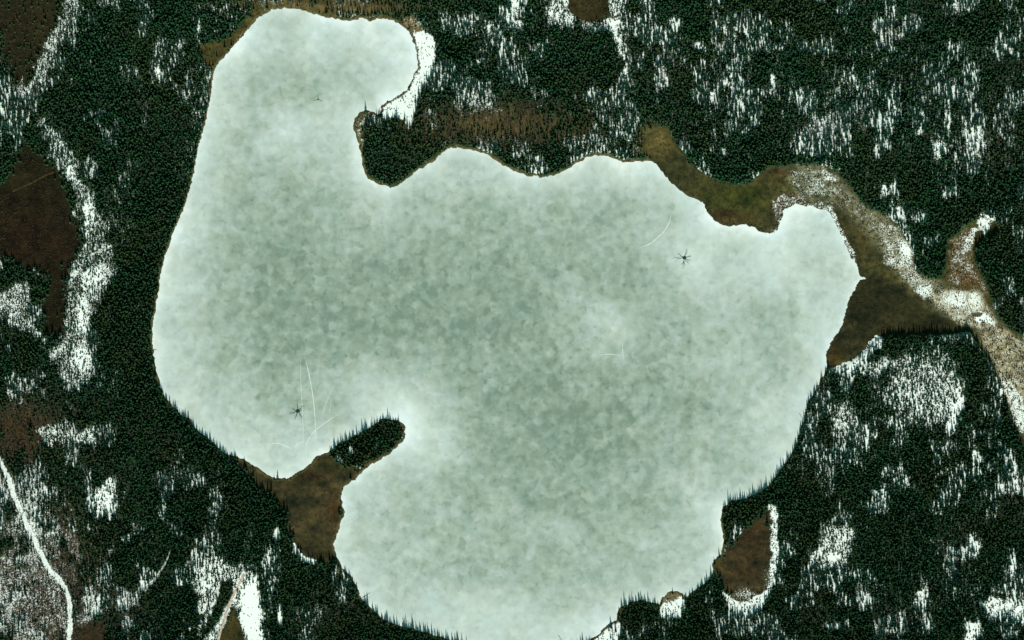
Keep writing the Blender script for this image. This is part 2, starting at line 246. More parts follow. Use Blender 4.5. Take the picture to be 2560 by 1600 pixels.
ROADS = [[(-40,1090),(0,1152),(13,1176),(24,1200),(29,1222),(48,1266),(69,1314),(87,1351),(106,1390),(124,1425),(148,1446),(164,1472),(173,1496),(177,1531),(176,1570),(173,1600),(170,1660)],
 [(302,1515),(317,1496),(349,1475),(381,1457),(397,1433),(413,1409),(429,1372)], [(540,1640),(548,1592),(571,1517),(590,1475),(611,1433)], [(32,479),(79,458),(119,437),(164,424)]]
STREAM = [(2415,733),(2416,745),(2420,758),(2426,772),(2431,781)]
rd = sdf_line(ROADS[0], PX, PY); paint(sstep(24, 8, rd)*.35, sn=.6, td=.5, th=.6); paint(sstep(6.5, 4, rd), td=0, sn=.9, sc=0)
for r, w in ((ROADS[1], 4.5), (ROADS[2], 7), (ROADS[3], 5)): rr = sdf_line(r, PX, PY); TD = TD*sstep(w*.6, w+1.5, rr); SC = SC*sstep(w*.4, w, rr)
bogm = np.clip((.12-TD)*12, 0, 1)*(SN < .25)*(LSD < 0)
soil = soil*(1+bogm[..., None]*(fbm(PX/30, PY/22, 25, 4)-.5)[..., None]*np.array([1.9, 1.5, 1.2]))
TD = np.clip(TD, 0, 1)

# ------------------------------------------------------------------ materials
def mat(name):
    m = bpy.data.materials.new(name); m.use_nodes = True; nt = m.node_tree; nt.nodes.clear()
    b = nt.nodes.new('ShaderNodeBsdfPrincipled'); o = nt.nodes.new('ShaderNodeOutputMaterial')
    nt.links.new(b.outputs[0], o.inputs[0]); b.inputs['Specular IOR Level'].default_value = .05
    return m, nt, b
def nd(nt, t, **k):
    n = nt.nodes.new(t)
    for a, v in k.items():
        if a.startswith('i_'): n.inputs[int(a[2:])].default_value = v
        else: setattr(n, a, v)
    return n
def math_(nt, op, a, b=None, c=None, clamp=False):
    n = nt.nodes.new('ShaderNodeMath'); n.operation = op; n.use_clamp = clamp
    for i, v in enumerate((a, b, c)):
        if v is None: continue
        if isinstance(v, (int, float)): n.inputs[i].default_value = v
        else: nt.links.new(v, n.inputs[i])
    return n.outputs[0]
def noise(nt, vec, scale, detail=4, rough=.6):
    n = nt.nodes.new('ShaderNodeTexNoise'); n.inputs['Scale'].default_value = scale; n.inputs['Detail'].default_value = detail; n.inputs['Roughness'].default_value = rough
    nt.links.new(vec, n.inputs['Vector']); return n.outputs[0]
def mapr(nt, v, a, b, c=0., d=1., smooth=True):
    n = nt.nodes.new('ShaderNodeMapRange'); n.interpolation_type = 'SMOOTHSTEP' if smooth else 'LINEAR'
    nt.links.new(v, n.inputs[0]); n.inputs[1].default_value = a; n.inputs[2].default_value = b; n.inputs[3].default_value = c; n.inputs[4].default_value = d
    return n.outputs[0]
def mix(nt, f, a, b, mode='MIX'):
    n = nt.nodes.new('ShaderNodeMix'); n.data_type = 'RGBA'; n.blend_type = mode
    for s, v in ((n.inputs[0], f), (n.inputs[6], a), (n.inputs[7], b)):
        if isinstance(v, (int, float)): s.default_value = v
        elif isinstance(v, tuple): s.default_value = (*v, 1)
        else: nt.links.new(v, s)
    return n.outputs[2]
def pos(nt): return nt.nodes.new('ShaderNodeNewGeometry').outputs['Position']
def stretched(nt, sx, sy):
    n = nt.nodes.new('ShaderNodeVectorMath'); n.operation = 'MULTIPLY'; nt.links.new(pos(nt), n.inputs[0]); n.inputs[1].default_value = (sx, sy, 1); return n.outputs[0]
def attr(nt, name): n = nt.nodes.new('ShaderNodeAttribute'); n.attribute_name = name; return n

SNOW = (.71, .77, .71)
gm, nt, b = mat('forest_floor')
p = pos(nt); sn = attr(nt, 'snow').outputs['Fac']; sc_ = attr(nt, 'soil').outputs['Color']
nf = noise(nt, p, .5, 4, .75); nm = noise(nt, p, .06, 4, .6)
nn = math_(nt, 'ADD', math_(nt, 'MULTIPLY', nf, .75), math_(nt, 'MULTIPLY', nm, .25))
thr = math_(nt, 'SUBTRACT', .72, math_(nt, 'MULTIPLY', sn, .42))          # share of bare spots falls as snow rises
fac = mapr(nt, math_(nt, 'SUBTRACT', nn, thr), -.05, .08)
sc_ = mix(nt, 1., sc_, (.55, .60, .50), 'MULTIPLY')
soilv = mix(nt, 1., sc_, mix(nt, mapr(nt, noise(nt, p, .13, 7, .75), .3, .7), (.45, .47, .5), (1.6, 1.5, 1.4)), 'MULTIPLY')
soilv = mix(nt, mapr(nt, noise(nt, stretched(nt, .9, .35), 1.2, 3, .7), .55, .8, 0., .45), soilv, mix(nt, 1., sc_, (2.6, 2.4, 2.2), 'MULTIPLY'))
nt.links.new(mix(nt, fac, soilv, SNOW), b.inputs['Base Color']); b.inputs['Roughness'].default_value = .9

im, nt, b = mat('lake_ice')
p = pos(nt); br = attr(nt, 'bright').outputs['Fac']
warp = nd(nt, 'ShaderNodeTexNoise'); warp.inputs['Scale'].default_value = .035; warp.inputs['Detail'].default_value = 3; nt.links.new(p, warp.inputs['Vector'])
wv = nd(nt, 'ShaderNodeVectorMath', operation='MULTIPLY_ADD'); nt.links.new(warp.outputs[1], wv.inputs[0]); wv.inputs[1].default_value = (22, 22, 0); nt.links.new(p, wv.inputs[2])
vo = nd(nt, 'ShaderNodeTexVoronoi', feature='SMOOTH_F1'); vo.inputs['Scale'].default_value = .072; vo.inputs['Smoothness'].default_value = .3; nt.links.new(wv.outputs[0], vo.inputs['Vector'])
sx = nd(nt, 'ShaderNodeSeparateColor'); nt.links.new(vo.outputs['Color'], sx.inputs[0])
n1 = noise(nt, p, .070, 3, .55); n3 = mapr(nt, noise(nt, p, .085, 2, .5), .56, .70); n2 = noise(nt, p, .012, 4, .55)
cell = math_(nt, 'SUBTRACT', sx.outputs[0], .5); cell2 = math_(nt, 'SUBTRACT', sx.outputs[1], .5)
inv = math_(nt, 'SUBTRACT', 1.12, br)                         # mottle is strongest where the ice is thin on snow
mot = math_(nt, 'ADD', math_(nt, 'MULTIPLY', cell, .22), math_(nt, 'MULTIPLY', math_(nt, 'SUBTRACT', n1, .5), .85))
mot = math_(nt, 'SUBTRACT', mot, math_(nt, 'MULTIPLY', n3, .20))
mot = math_(nt, 'ADD', math_(nt, 'MULTIPLY', mot, inv), math_(nt, 'MULTIPLY', math_(nt, 'SUBTRACT', n2, .5), .35))
lev = math_(nt, 'ADD', br, mot, clamp=True)
cr = nd(nt, 'ShaderNodeValToRGB'); e = cr.color_ramp.elements
e[0].position = 0; e[0].color = (.150, .205, .160, 1); e[1].position = 1; e[1].color = (.63, .69, .67, 1)
for q, c in ((.28, (.236, .300, .240, 1)), (.52, (.338, .395, .346, 1)), (.78, (.455, .525, .482, 1))):
    z = e.new(q); z.color = c
nt.links.new(lev, cr.inputs[0])
tint = mix(nt, mapr(nt, math_(nt, 'ADD', noise(nt, p, .02, 3, .5), math_(nt, 'MULTIPLY', cell2, .12)), .35, .65), (.985, 1.0, 1.03), (1.015, 1.0, .985))
nt.links.new(mix(nt, 1., cr.outputs[0], tint, 'MULTIPLY'), b.inputs['Base Color']); b.inputs['Roughness'].default_value = .55

def simple(name, c, rough=.85, var=.35, scale=1.5):
    m, nt, b = mat(name); v = noise(nt, pos(nt), scale, 4, .6)
    nt.links.new(mix(nt, mapr(nt, v, .3, .7), tuple(x*(1-var) for x in c), tuple(min(1, x*(1+var)) for x in c)), b.inputs['Base Color']); b.inputs['Roughness'].default_value = rough
    return m
def foliage(name, a, c2, warm):
    m, nt, b = mat(name)
    r = nt.nodes.new('ShaderNodeObjectInfo').outputs['Random']
    st = mapr(nt, noise(nt, pos(nt), .012, 3, .6), .42, .62)
    c = mix(nt, r, a, c2); c = mix(nt, math_(nt, 'MULTIPLY', st, .75), c, warm)
    c = mix(nt, 1., c, mix(nt, mapr(nt, noise(nt, pos(nt), 1.6, 3, .7), .3, .7), (.75, .75, .75), (1.3, 1.3, 1.3)), 'MULTIPLY')
    nt.links.new(c, b.inputs['Base Color']); b.inputs['Roughness'].default_value = .8
    return m
MSPR = foliage('spruce_needles', (.016, .074, .033), (.036, .104, .043), (.043, .080, .029))
MBARE = foliage('bare_twigs', (.070, .062, .046), (.048, .046, .036), (.085, .068, .044))
MBARK = simple('bark', (.075, .055, .04)); MSHR = foliage('shrub_twigs', (.020, .026, .013), (.060, .045, .024), (.030, .030, .014))

# ------------------------------------------------------------------ ground sheet and ice sheet
hills = (fbm(PX/420, PY/420, 12, 3)-.5)*26
def height():
    d = -LSD_r*M_PX
    z = np.clip(d*.45, -2.5, .7) + np.clip((d-3)/90, 0, 1)*(4+hills*.45)*np.clip(1-mar*.8, 0, 1)
    return np.where(d > 0, np.maximum(z, .02*d), z)
Z = height()
def sample(A, px, py):
    fx = np.clip((np.asarray(px, float)-gx[0])/GS, 0, len(gx)-1.001); fy = np.clip((np.asarray(py, float)-gy[0])/GS, 0, len(gy)-1.001)
    i = fx.astype(int); j = fy.astype(int); u = fx-i; v = fy-j
    return (A[j, i]*(1-u)+A[j, i+1]*u)*(1-v) + (A[j+1, i]*(1-u)+A[j+1, i+1]*u)*v
def grid_mesh(name, X, Y, Zz, keep=None):
    h, w = X.shape; me = bpy.data.meshes.new(name)
    idx = np.arange(h*w).reshape(h, w)
    f = np.stack([idx[:-1, :-1], idx[1:, :-1], idx[1:, 1:], idx[:-1, 1:]], -1).reshape(-1, 4)
    if keep is not None: f = f[keep.reshape(-1)]
    me.vertices.add(h*w); me.vertices.foreach_set('co', np.stack([X, Y, Zz], -1).astype(np.float32).ravel())
    me.loops.add(f.size); me.loops.foreach_set('vertex_index', f.astype(np.int32).ravel())
    me.polygons.add(len(f)); me.polygons.foreach_set('loop_start', np.arange(0, f.size, 4, dtype=np.int32))
    me.polygons.foreach_set('use_smooth', np.ones(len(f), bool)); me.update(calc_edges=True)
    return me
ext = np.array([60, 180, 500, 1400, 4000, 9000.])
ex = np.concatenate([gx[0]-ext[::-1], gx, gx[-1]+ext]); ey = np.concatenate([gy[0]-ext[::-1], gy, gy[-1]+ext])
EX, EY = np.meshgrid(ex, ey)
me = grid_mesh('ground', (EX-1280)*M_PX, (800-EY)*M_PX, sample(Z, EX, EY))
a = me.attributes.new('snow', 'FLOAT', 'POINT'); snv = sample(np.clip(SN, 0, 1), EX, EY); out_ = (EX < gx[0]-1) | (EX > gx[-1]+1) | (EY < gy[0]-1) | (EY > gy[-1]+1); snv = np.where(out_, .3, snv); a.data.foreach_set('value', snv.astype(np.float32).ravel())
sc4 = np.ones(EX.shape+(4,), np.float32)
for k in range(3): sc4[..., k] = np.where(out_, (.014, .034, .016)[k], sample(soil[..., k], EX, EY))
a = me.attributes.new('soil', 'FLOAT_COLOR', 'POINT'); a.data.foreach_set('color', sc4.ravel())
tag(link('ground', me, gm), kind='structure')

i0, i1 = np.searchsorted(gx, [340, 2220]); j0, j1 = np.searchsorted(gy, [-20, 1680]); sub = np.s_[j0:j1, i0:i1]
X, Y, L = PX[sub], PY[sub], LSD[sub]
br = .30+.29*np.exp(-np.maximum(L, 0)/24)+.27*np.exp(-(np.maximum(L, 0)/95)**1.5)
def g2(cx, cy, rx, ry, a): return a*np.exp(-(((X-cx)/rx)**2+((Y-cy)/ry)**2))
for k in [(740,330,100,110,.28),(700,350,40,50,.10),(1860,860,60,60,.10),(820,110,260,90,.22),(980,150,70,90,.20),(560,300,60,200,.10),(520,900,120,120,.14),(470,700,70,200,.16),(650,1090,120,80,.22),(960,980,120,70,.26),(1080,1120,90,80,.22),(1050,1030,80,60,.12),
   (900,760,330,110,-.13),(1150,700,200,130,-.08),(1450,1100,170,130,-.16),(1300,950,240,150,-.06),(1700,640,90,60,.24),(1760,740,120,110,.18),(1950,640,130,110,.26),(2000,750,90,120,.14),(1530,810,80,55,.28),(1480,880,60,30,.14),(1440,760,50,40,.10),(1780,920,90,70,.16),(1700,1180,110,110,.10),
   (1900,1050,70,90,.22),(1250,1340,280,90,.05),(1020,1350,140,110,.16),(1200,1500,200,60,.22),(1420,1320,40,40,.12),(1500,1380,100,70,.02),(1150,460,130,45,.10),(1560,450,100,50,.20),(1400,520,200,50,-.02),(1950,520,100,50,.2),(1720,560,120,60,.12),
   (1620,1380,120,80,.08),(1350,1560,150,50,.2),(700,640,200,120,-.07),(600,860,110,90,-.03),(1100,830,240,60,-.05),(1620,700,60,60,-.04),(1240,820,120,80,-.05)]:
    br = br+g2(*k)
br = br+(fbm(X/60, Y/60, 44, 4)-.5)*.26+(fbm(X/14, Y/14, 45, 3)-.5)*.10
kp = (L[:-1, :-1] > -10)
me = grid_mesh('lake_ice', (X-1280)*M_PX, (800-Y)*M_PX, np.zeros(X.shape), kp)
a = me.attributes.new('bright', 'FLOAT', 'POINT'); a.data.foreach_set('value', np.clip(br, 0, 1).astype(np.float32).ravel())
bm = bmesh.new(); bm.from_mesh(me); bmesh.ops.delete(bm, geom=[v for v in bm.verts if not v.link_faces], context='VERTS'); bm.to_mesh(me); bm.free()
tag(link('lake_ice', me, im), kind='structure')

# ------------------------------------------------------------------ ribbons: roads, stream, tracks on the ice
def smooth_line(pts, step=4.0):
    P = [Vector((*W(*p), 0)) for p in pts]; P = [P[0]*2-P[1]]+P+[P[-1]*2-P[-2]]; out = []
    for i in range(1, len(P)-2):
        n = max(2, int((P[i+1]-P[i]).length/step))
        for k in range(n):
            t = k/n; out.append(.5*((2*P[i])+(P[i+1]-P[i-1])*t+(2*P[i-1]-5*P[i]+4*P[i+1]-P[i+2])*t*t+(3*P[i]-P[i-1]-3*P[i+1]+P[i+2])*t**3))
    out.append(P[-2]); return out
def zat(x, y): return float(sample(Z, x/M_PX+1280, 800-y/M_PX))
def ribbon(name, pts, width, m, crown=.05, ice=False, jag=.15, seed=1, taper=False, lift=.06):
    r = random.Random(seed); L = smooth_line(pts, 2.4); bm = bmesh.new(); rows = []
    for i, q in enumerate(L):
        t = (L[min(i+1, len(L)-1)]-L[max(i-1, 0)]).normalized(); n = Vector((-t.y, t.x, 0))
        w = width*.5*(1+r.uniform(-jag, jag)); u = i/(len(L)-1)
        if taper: w *= max(.25, min(1, 5*u, 5*(1-u)))
        row = []
        for s, h in ((-1, 0), (-.4, crown), (.4, crown), (1, 0)):
            v = q+n*w*s; z = (lift*.4 if ice else zat(v.x, v.y)+lift)+h; row.append(bm.verts.new((v.x, v.y, z)))
        rows.append(row)
    for a, b2 in zip(rows[:-1], rows[1:]):
        for k in range(3): bm.faces.new((a[k], a[k+1], b2[k+1], b2[k]))
    bmesh.ops.recalc_face_normals(bm, faces=bm.faces)
    me = bpy.data.meshes.new(name); bm.to_mesh(me); bm.free(); return link(name, me, m)
MROAD = simple('packed_snow', (.60, .64, .60), var=.3, scale=.5); MTRAIL = simple('trail_snow', (.34, .37, .32), var=.5, scale=.5); MDIRT = simple('trail_sand', (.40, .33, .25), var=.35, scale=.4)
MORANGE = simple('trail_peat', (.036, .026, .010), var=.4, scale=.4); MWATER = simple('bog_water', (.085, .072, .042), rough=.5, var=.2)
tag(ribbon('road', ROADS[0], 3.4, MROAD, seed=3, jag=.4), kind='structure'); tag(ribbon('forest_path', ROADS[1], 2.2, MTRAIL, seed=4, jag=.5), kind='structure')
tag(ribbon('clearing_path', ROADS[2], 3.4, MDIRT, seed=5), kind='structure'); tag(ribbon('bog_path', ROADS[3], 2.4, MORANGE, seed=6, jag=.5), kind='structure')
tag(ribbon('stream', STREAM, 1.0, MWATER, seed=7, crown=.0), kind='structure')
def T(ox, oy, pts): return [(ox+x*.26457, oy+y*.26457) for x, y in pts]
bm = bmesh.new(); cx, cy = W(2442, 787)
ring = [bm.verts.new((cx+math.cos(a)*(8+1.6*math.sin(3*a)), cy+math.sin(a)*(4.2+1.2*math.cos(2*a)), 0)) for a in [k*math.tau/36 for k in range(36)]]
zz = max(zat(v.co.x, v.co.y) for v in ring)+.05
for v in ring: v.co.z = zz
bm.faces.new(ring); bmesh.ops.recalc_face_normals(bm, faces=bm.faces); me = bpy.data.meshes.new('pond'); bm.to_mesh(me); bm.free(); tag(link('pond', me, MWATER), kind='structure')

MTRK = simple('track_snow', (.52, .59, .51), var=.08); MTRK2 = simple('old_track_snow', (.45, .53, .45), var=.1)
TR = [(T(1280,400,[(1500,510),(1495,560),(1480,600),(1440,670),(1390,720),(1320,780),(1250,815),(1190,832)]), 1.5, 0, 'curved cream snow track northeast of the lake centre, above the larger melt star'),
 (T(640,800,[(415,330),(425,600),(435,800),(445,1000),(450,1280)]), 1.0, 1, 'thin straight pale track passing just right of the lower left melt star'),
 (T(640,800,[(450,315),(480,420),(510,560),(535,700),(550,830),(562,1000),(568,1200)]), 1.2, 0, 'long bent pale track running down the ice between melt star and peninsula'),
 (T(640,800,[(750,610),(700,700),(650,820),(612,950)]), 1.0, 1, 'short slanting pale track above the wooded peninsula, leaning right at its top'),
 (T(640,800,[(715,740),(690,880)]), .9, 1, 'shortest faint track on the ice just above the wooded peninsula'),
 (T(640,800,[(780,890),(700,940),(600,1010),(540,1060),(490,1140),(475,1180),(470,1300)]), 1.4, 0, 'curving pale track that crosses the long tracks left of the wooded peninsula'),
 (T(640,800,[(110,1185),(160,1165),(230,1170),(300,1200),(340,1225)]), 1.4, 0, 'low arched pale track at the far left of the lower left bay'),
 (T(640,800,[(360,1205),(400,1165),(440,1155),(475,1180)]), 1.3, 0, 'small hooped pale track joining the crossing tracks in the lower left bay'),
 (T(1280,800,[(1045,190),(1048,330),(1060,385)]), 1.5, 1, 'short upright pale streak right of the lake centre'),
 (T(1280,800,[(820,335),(900,322),(1000,330),(1045,342)]), 1.5, 1, 'short level pale streak right of the lake centre, meeting an upright one')]
for i, (pts, w, k, lab) in enumerate(TR):
    tag(ribbon('snow_track', pts, w*.8, MTRK2 if k else MTRK, ice=True, taper=True, seed=20+i, crown=.03, jag=.45), lab, 'snow track', 'pale tracks across the lake ice')
MHOLE = simple('melt_water', (.018, .045, .036), rough=.35, var=.2)
def star(c, arms, w0, lab, seed):
    r = random.Random(seed); bm = bmesh.new(); C = Vector((*W(*c), .03))
    rootz = C.z
    ring = [bm.verts.new((C.x+math.cos(a)*w0*1.5*r.uniform(.8, 1.2), C.y+math.sin(a)*w0*1.5*r.uniform(.8, 1.2), rootz+.006)) for a in [k*math.tau/12 for k in range(12)]]
    bm.faces.new(ring)
    def arm(p0, p1, w, dep):
        n = 6; q = p0.copy(); d = (p1-p0); L = d.length; d.normalize(); nn = Vector((-d.y, d.x, 0)); prev = None; off = 0
        for k in range(n+1):
            u = k/n; off += r.uniform(-.05, .05)*L; v = p0+d*L*u+nn*off*min(1, u*3); ww = .62*w*(1-u)**.9+.12
            row = (bm.verts.new(v+nn*ww*.5), bm.verts.new(v-nn*ww*.5))
            if prev: bm.faces.new((prev[0], row[0], row[1], prev[1]))
            prev = row
            if dep and k in (2, 3, 4):
                s = r.choice((-1, 1)); arm(Vector((v.x, v.y, v.z+.002*k)), v+(d+nn*s*r.uniform(.6, 1.1)).normalized()*L*.32, ww*.6, 0)
    for i, a in enumerate(arms): arm(Vector((C.x, C.y, rootz+.001*i)), Vector((*W(*a), rootz)), w0, 1)
    bmesh.ops.recalc_face_normals(bm, faces=bm.faces)
    for f in bm.faces:
        if f.normal.z < 0: f.normal_flip()
    ex = bmesh.ops.extrude_face_region(bm, geom=list(bm.faces))
    for v in [g for g in ex['geom'] if isinstance(g, bmesh.types.BMVert)]: v.co.z += .02
    bmesh.ops.translate(bm, verts=bm.verts, vec=-C)
    me = bpy.data.meshes.new('melt_hole'); bm.to_mesh(me); bm.free(); o = link('melt_hole', me, MHOLE); o.location = C
    tag(o, lab, 'melt hole', 'star shaped melt holes in the ice')
star((1711,644), T(1280,400,[(1640,830),(1700,905),(1665,985),(1636,1030),(1598,1000),(1508,922),(1560,880),(1690,955)]), 1.9, 'dark eight armed star shaped melt hole in the ice at the upper right', 1)
star((744.5,1027.5), T(640,800,[(405,758),(460,805),(445,935),(375,945),(315,900),(330,830),(440,850)]), 2.1, 'dark star shaped melt hole in the ice at the lower left, beside pale tracks', 2)
star((796,248), T(640,0,[(578,890),(630,955),(545,950)]), .8, 'tiny three armed melt hole in the ice of the upper bay', 3)

# ------------------------------------------------------------------ trees
def tube(bm, p0, p1, r0, r1, n=6):
    d = (p1-p0).normalized(); a = d.orthogonal().normalized(); b2 = d.cross(a); R = []
    for p, r in ((p0, r0), (p1, r1)): R.append([bm.verts.new(p+(a*math.cos(k*math.tau/n)+b2*math.sin(k*math.tau/n))*r) for k in range(n)])
    for k in range(n): bm.faces.new((R[0][k], R[0][(k+1) % n], R[1][(k+1) % n], R[1][k]))
    bm.faces.new(R[1]); bm.faces.new(R[0][::-1])
def fin(name, bm, m): me = bpy.data.meshes.new(name); bm.to_mesh(me); bm.free(); me.materials.append(m); return me
def spruce_crown(seed, h=12., rad=1.55, tiers=8):
    r = random.Random(seed); bm = bmesh.new()
    for t in range(tiers):
        u = t/(tiers-1); z0 = h*(.08+.80*u); R = rad*(1-u)**.85*r.uniform(.85, 1.1)+.18; top = z0+h*.17*(1.15-.4*u); n = 9 if t < 4 else 7; ph = r.uniform(0, 6)
        apex = bm.verts.new((r.uniform(-.1, .1), r.uniform(-.1, .1), min(top, h))); vs = []
        for k in range(n*2):
            a = ph+k*math.pi/n; rr = R*(r.uniform(.78, 1.22) if k % 2 == 0 else r.uniform(.38, .55)); vs.append(bm.verts.new((math.cos(a)*rr, math.sin(a)*rr, z0-(.35*R*r.uniform(.6, 1.3) if k % 2 == 0 else -.1))))
        for k in range(n*2): bm.faces.new((vs[k], vs[(k+1) % (n*2)], apex))
    return fin('crown', bm, MSPR)
def trunk_mesh(h, r0): bm = bmesh.new(); tube(bm, Vector((0, 0, -.6)), Vector((0, 0, h)), r0, .03); return fin('trunk', bm, MBARK)
def bare_crown(seed, h=11.):
    r = random.Random(seed); bm = bmesh.new()
    for k in range(30):
        z = h*r.uniform(.22, .93); a = r.uniform(0, math.tau); L = (1-z/h)**.7*2.6*r.uniform(.6, 1)+.4
        p0 = Vector((0, 0, z)); p1 = p0+Vector((math.cos(a)*L, math.sin(a)*L, L*r.uniform(.3, .9))); tube(bm, p0, p1, .085, .03, 3)
        for q in range(4):
            u = r.uniform(.3, 1); s = p0.lerp(p1, u); b2 = a+r.uniform(-1.3, 1.3); tube(bm, s, s+Vector((math.cos(b2), math.sin(b2), r.uniform(.2, 1)))*r.uniform(.4, .9), .045, .015, 3)
    return fin('crown', bm, MBARE)
SP = [(spruce_crown(50+k, 12+(k % 3-1)*.8, 1.35+.14*(k % 4)), trunk_mesh(11.2, .17)) for k in range(6)]
BR_ = [(bare_crown(80+k), trunk_mesh(10.6, .15)) for k in range(4)]
def proto(kind, k):
    c, t = (SP if kind == 's' else BR_)[k]; return c, t
def add_tree(kind, k, x, y, sxy, sz, rz, label, group, name, cat):
    c, t = proto(kind, k)
    e = bpy.data.objects.new(name, None); COL.objects.link(e); e.location = (x, y, zat(x, y)-.1); e.rotation_euler = (random.uniform(-.03, .03), random.uniform(-.03, .03), rz); e.scale = (sxy*1.15, sxy*1.15, sz)
    for nm, me in (('crown', c), ('trunk', t)): o = bpy.data.objects.new(nm, me); COL.objects.link(o); o.parent = e
    tag(e, label, cat, group)
ORD = 'first second third fourth fifth sixth seventh eighth ninth tenth eleventh twelfth thirteenth fourteenth fifteenth sixteenth seventeenth eighteenth nineteenth'.split()
TENS = {20: 'twent', 30: 'thirt', 40: 'fort', 50: 'fift', 60: 'sixt'}
def ordinal(i):
    if i < 20: return ORD[i-1]
    t = TENS[i//10*10]; return t+'ieth' if i % 10 == 0 else t+'y-'+ORD[i % 10-1]
placed = []
def row(pts, n, inland, where, side, kind='s', hs=(.85, 1.35), jit=5):
    P = [Vector(p) for p in pts]; seg = [(b2-a).length for a, b2 in zip(P[:-1], P[1:])]; tot = sum(seg); spots = []
    for k in range(n):
        d = tot*(k+.5+random.uniform(-.35, .35))/n
        for i, s in enumerate(seg):
            if d <= s or i == len(seg)-1: q = P[i].lerp(P[i+1], min(1, d/s)); break
            d -= s
        for _ in range(30):
            x = q.x+random.uniform(-jit, jit); y = q.y+random.uniform(-jit, jit)
            if float(sample(LSD, x, y)) < -inland: break
            q = q+Vector(side)*1.2
        spots.append((x, y))
    vert = abs(P[-1].y-P[0].y) > abs(P[-1].x-P[0].x)
    spots.sort(key=lambda s: s[1] if vert else s[0])
    for i, (x, y) in enumerate(spots):
        s = hs[0]+(hs[1]-hs[0])*random.random()**1.4; wx, wy = W(x, y); placed.append((x, y))
        nm, cat = ('spruce_tree', 'spruce tree') if kind == 's' else ('bare_larch', 'bare tree')
        add_tree(kind, random.randrange(6 if kind == 's' else 4), wx, wy, .9*s**.5*random.uniform(.9, 1.15), s, random.uniform(0, 6.28),
                 ('dark green spruce, ' if kind == 's' else 'brown leafless larch, ')+ordinal(i+1)+(' from top ' if vert else ' from left ')+where, ('spruces ' if kind == 's' else 'bare larches ')+where, nm, cat)
def seg(i0, i1): return [LAKE[i] for i in range(i0, i1+1)]
def li(x, y): return min(range(len(LK)), key=lambda i: (LK[i][0]-x)**2+(LK[i][1]-y)**2)
def along(a, b2): return seg(*sorted((li(*a), li(*b2))))
row(along((1003,1046),(820,1121)), 36, 2, 'in the row topping the wooded peninsula', (0, 1), hs=(.5, 1.5))
row(along((571,1128),(402,950)), 42, 2, 'in the row on the lower left shore', (-.5, 1))
row(along((904,1489),(1180,1602)), 52, 2, 'in the row on the bottom shore', (0, 1), hs=(.6, 1.7))
row(along((1550,1507),(1650,1494)), 18, 2, 'in the row on the small wooded knob', (0, 1), hs=(.6, 1.6))
row(along((1714,1480),(1783,1424)), 15, 2, 'in the row between small beach and red bog', (.3, 1), hs=(.6, 1.6))
row(along((1810,1253),(1960,1147)), 28, 2, 'in the row on the lower right shore', (.2, 1), hs=(.6, 1.7))
row(along((1960,1147),(2050,932)), 33, 2, 'in the row on right shore below the marsh', (1, .4))
row(along((383,800),(525,251)), 42, 3, 'in the row on the straight left shore', (-1, 0), jit=3)
row(along((907,416),(1063,416)), 17, 6, 'in the row on the blunt upper point', (0, -1), jit=3)
row(along((1306,433),(1439,408)), 17, 4, 'in the row on the upper wooded cape', (0, -1), jit=3)
row([(1060,340),(1120,345),(1230,352),(1330,352),(1420,340)], 60, 12, 'at the lake edge of the upper brown wood', (0, -1), 'b', hs=(.7, 1.2), jit=9)
row([(650,14),(760,10),(900,14),(1000,24)], 60, 6, 'in the row above the top bay', (0, -1), 'b', hs=(.6, 1.1), jit=6)
row([(40,1020),(50,1080),(40,1130)], 30, 6, 'in brown wood above the white road', (0, -1), 'b', hs=(.8, 1.2), jit=26)
row([(150,1380),(190,1450),(205,1520),(200,1590)], 50, 6, 'in brown wood right of the white road', (0, -1), 'b', hs=(.8, 1.2), jit=14)
row([(20,1330),(50,1400),(90,1480),(120,1590)], 60, 6, 'in brown wood left of the white road', (0, -1), 'b', hs=(.8, 1.2), jit=26)
row([(1100,290),(1200,280),(1300,290),(1390,300)], 40, 6, 'in the middle of the upper brown wood', (0, -1), 'b', hs=(.8, 1.2), jit=14)
placed = np.array(placed)

# the rest of the wood: far more than three hundred, one object for each kind
SPC = 5.5                                       # pixel spacing (3 m)
tx = np.arange(-330, 2560+330, SPC); ty = np.arange(-330, 1600+330, SPC)
TX, TY = np.meshgrid(tx, ty); TX = (TX+rng.uniform(-.48, .48, TX.shape)*SPC).ravel(); TY = (TY+rng.uniform(-.48, .48, TY.shape)*SPC).ravel()
d = sample(TD, TX, TY); l = sample(LSD_r, TX, TY); okk = (rng.random(TX.shape) < d*.97) & (l < -5)
st = fbm(TX/6, TY/26, 61, 2); okk &= ~((st > .69) & (rng.random(TX.shape) < .75) & (sample(SN, TX, TY) > .25))   # narrow up-down gaps
cell = {}
for i, (x, y) in enumerate(placed): cell.setdefault((int(x//6), int(y//6)), []).append((x, y))
ids = np.nonzero(okk)[0]; good = []
for i in ids:
    cx_, cy_ = int(TX[i]//6), int(TY[i]//6); bad = False
    for dx in (-1, 0, 1):
        for dy in (-1, 0, 1):
            for (x, y) in cell.get((cx_+dx, cy_+dy), ()):
                if (x-TX[i])**2+(y-TY[i])**2 < 12: bad = True
    if not bad: good.append(i)
ids = np.array(good); TX, TY = TX[ids], TY[ids]
isb = rng.random(len(TX)) < sample(BF, TX, TY)
hh = sample(TH, TX, TY)*(.50+.85*rng.random(len(TX))**1.4)*(.8+.4*fbm(TX/70, TY/70, 71, 2))
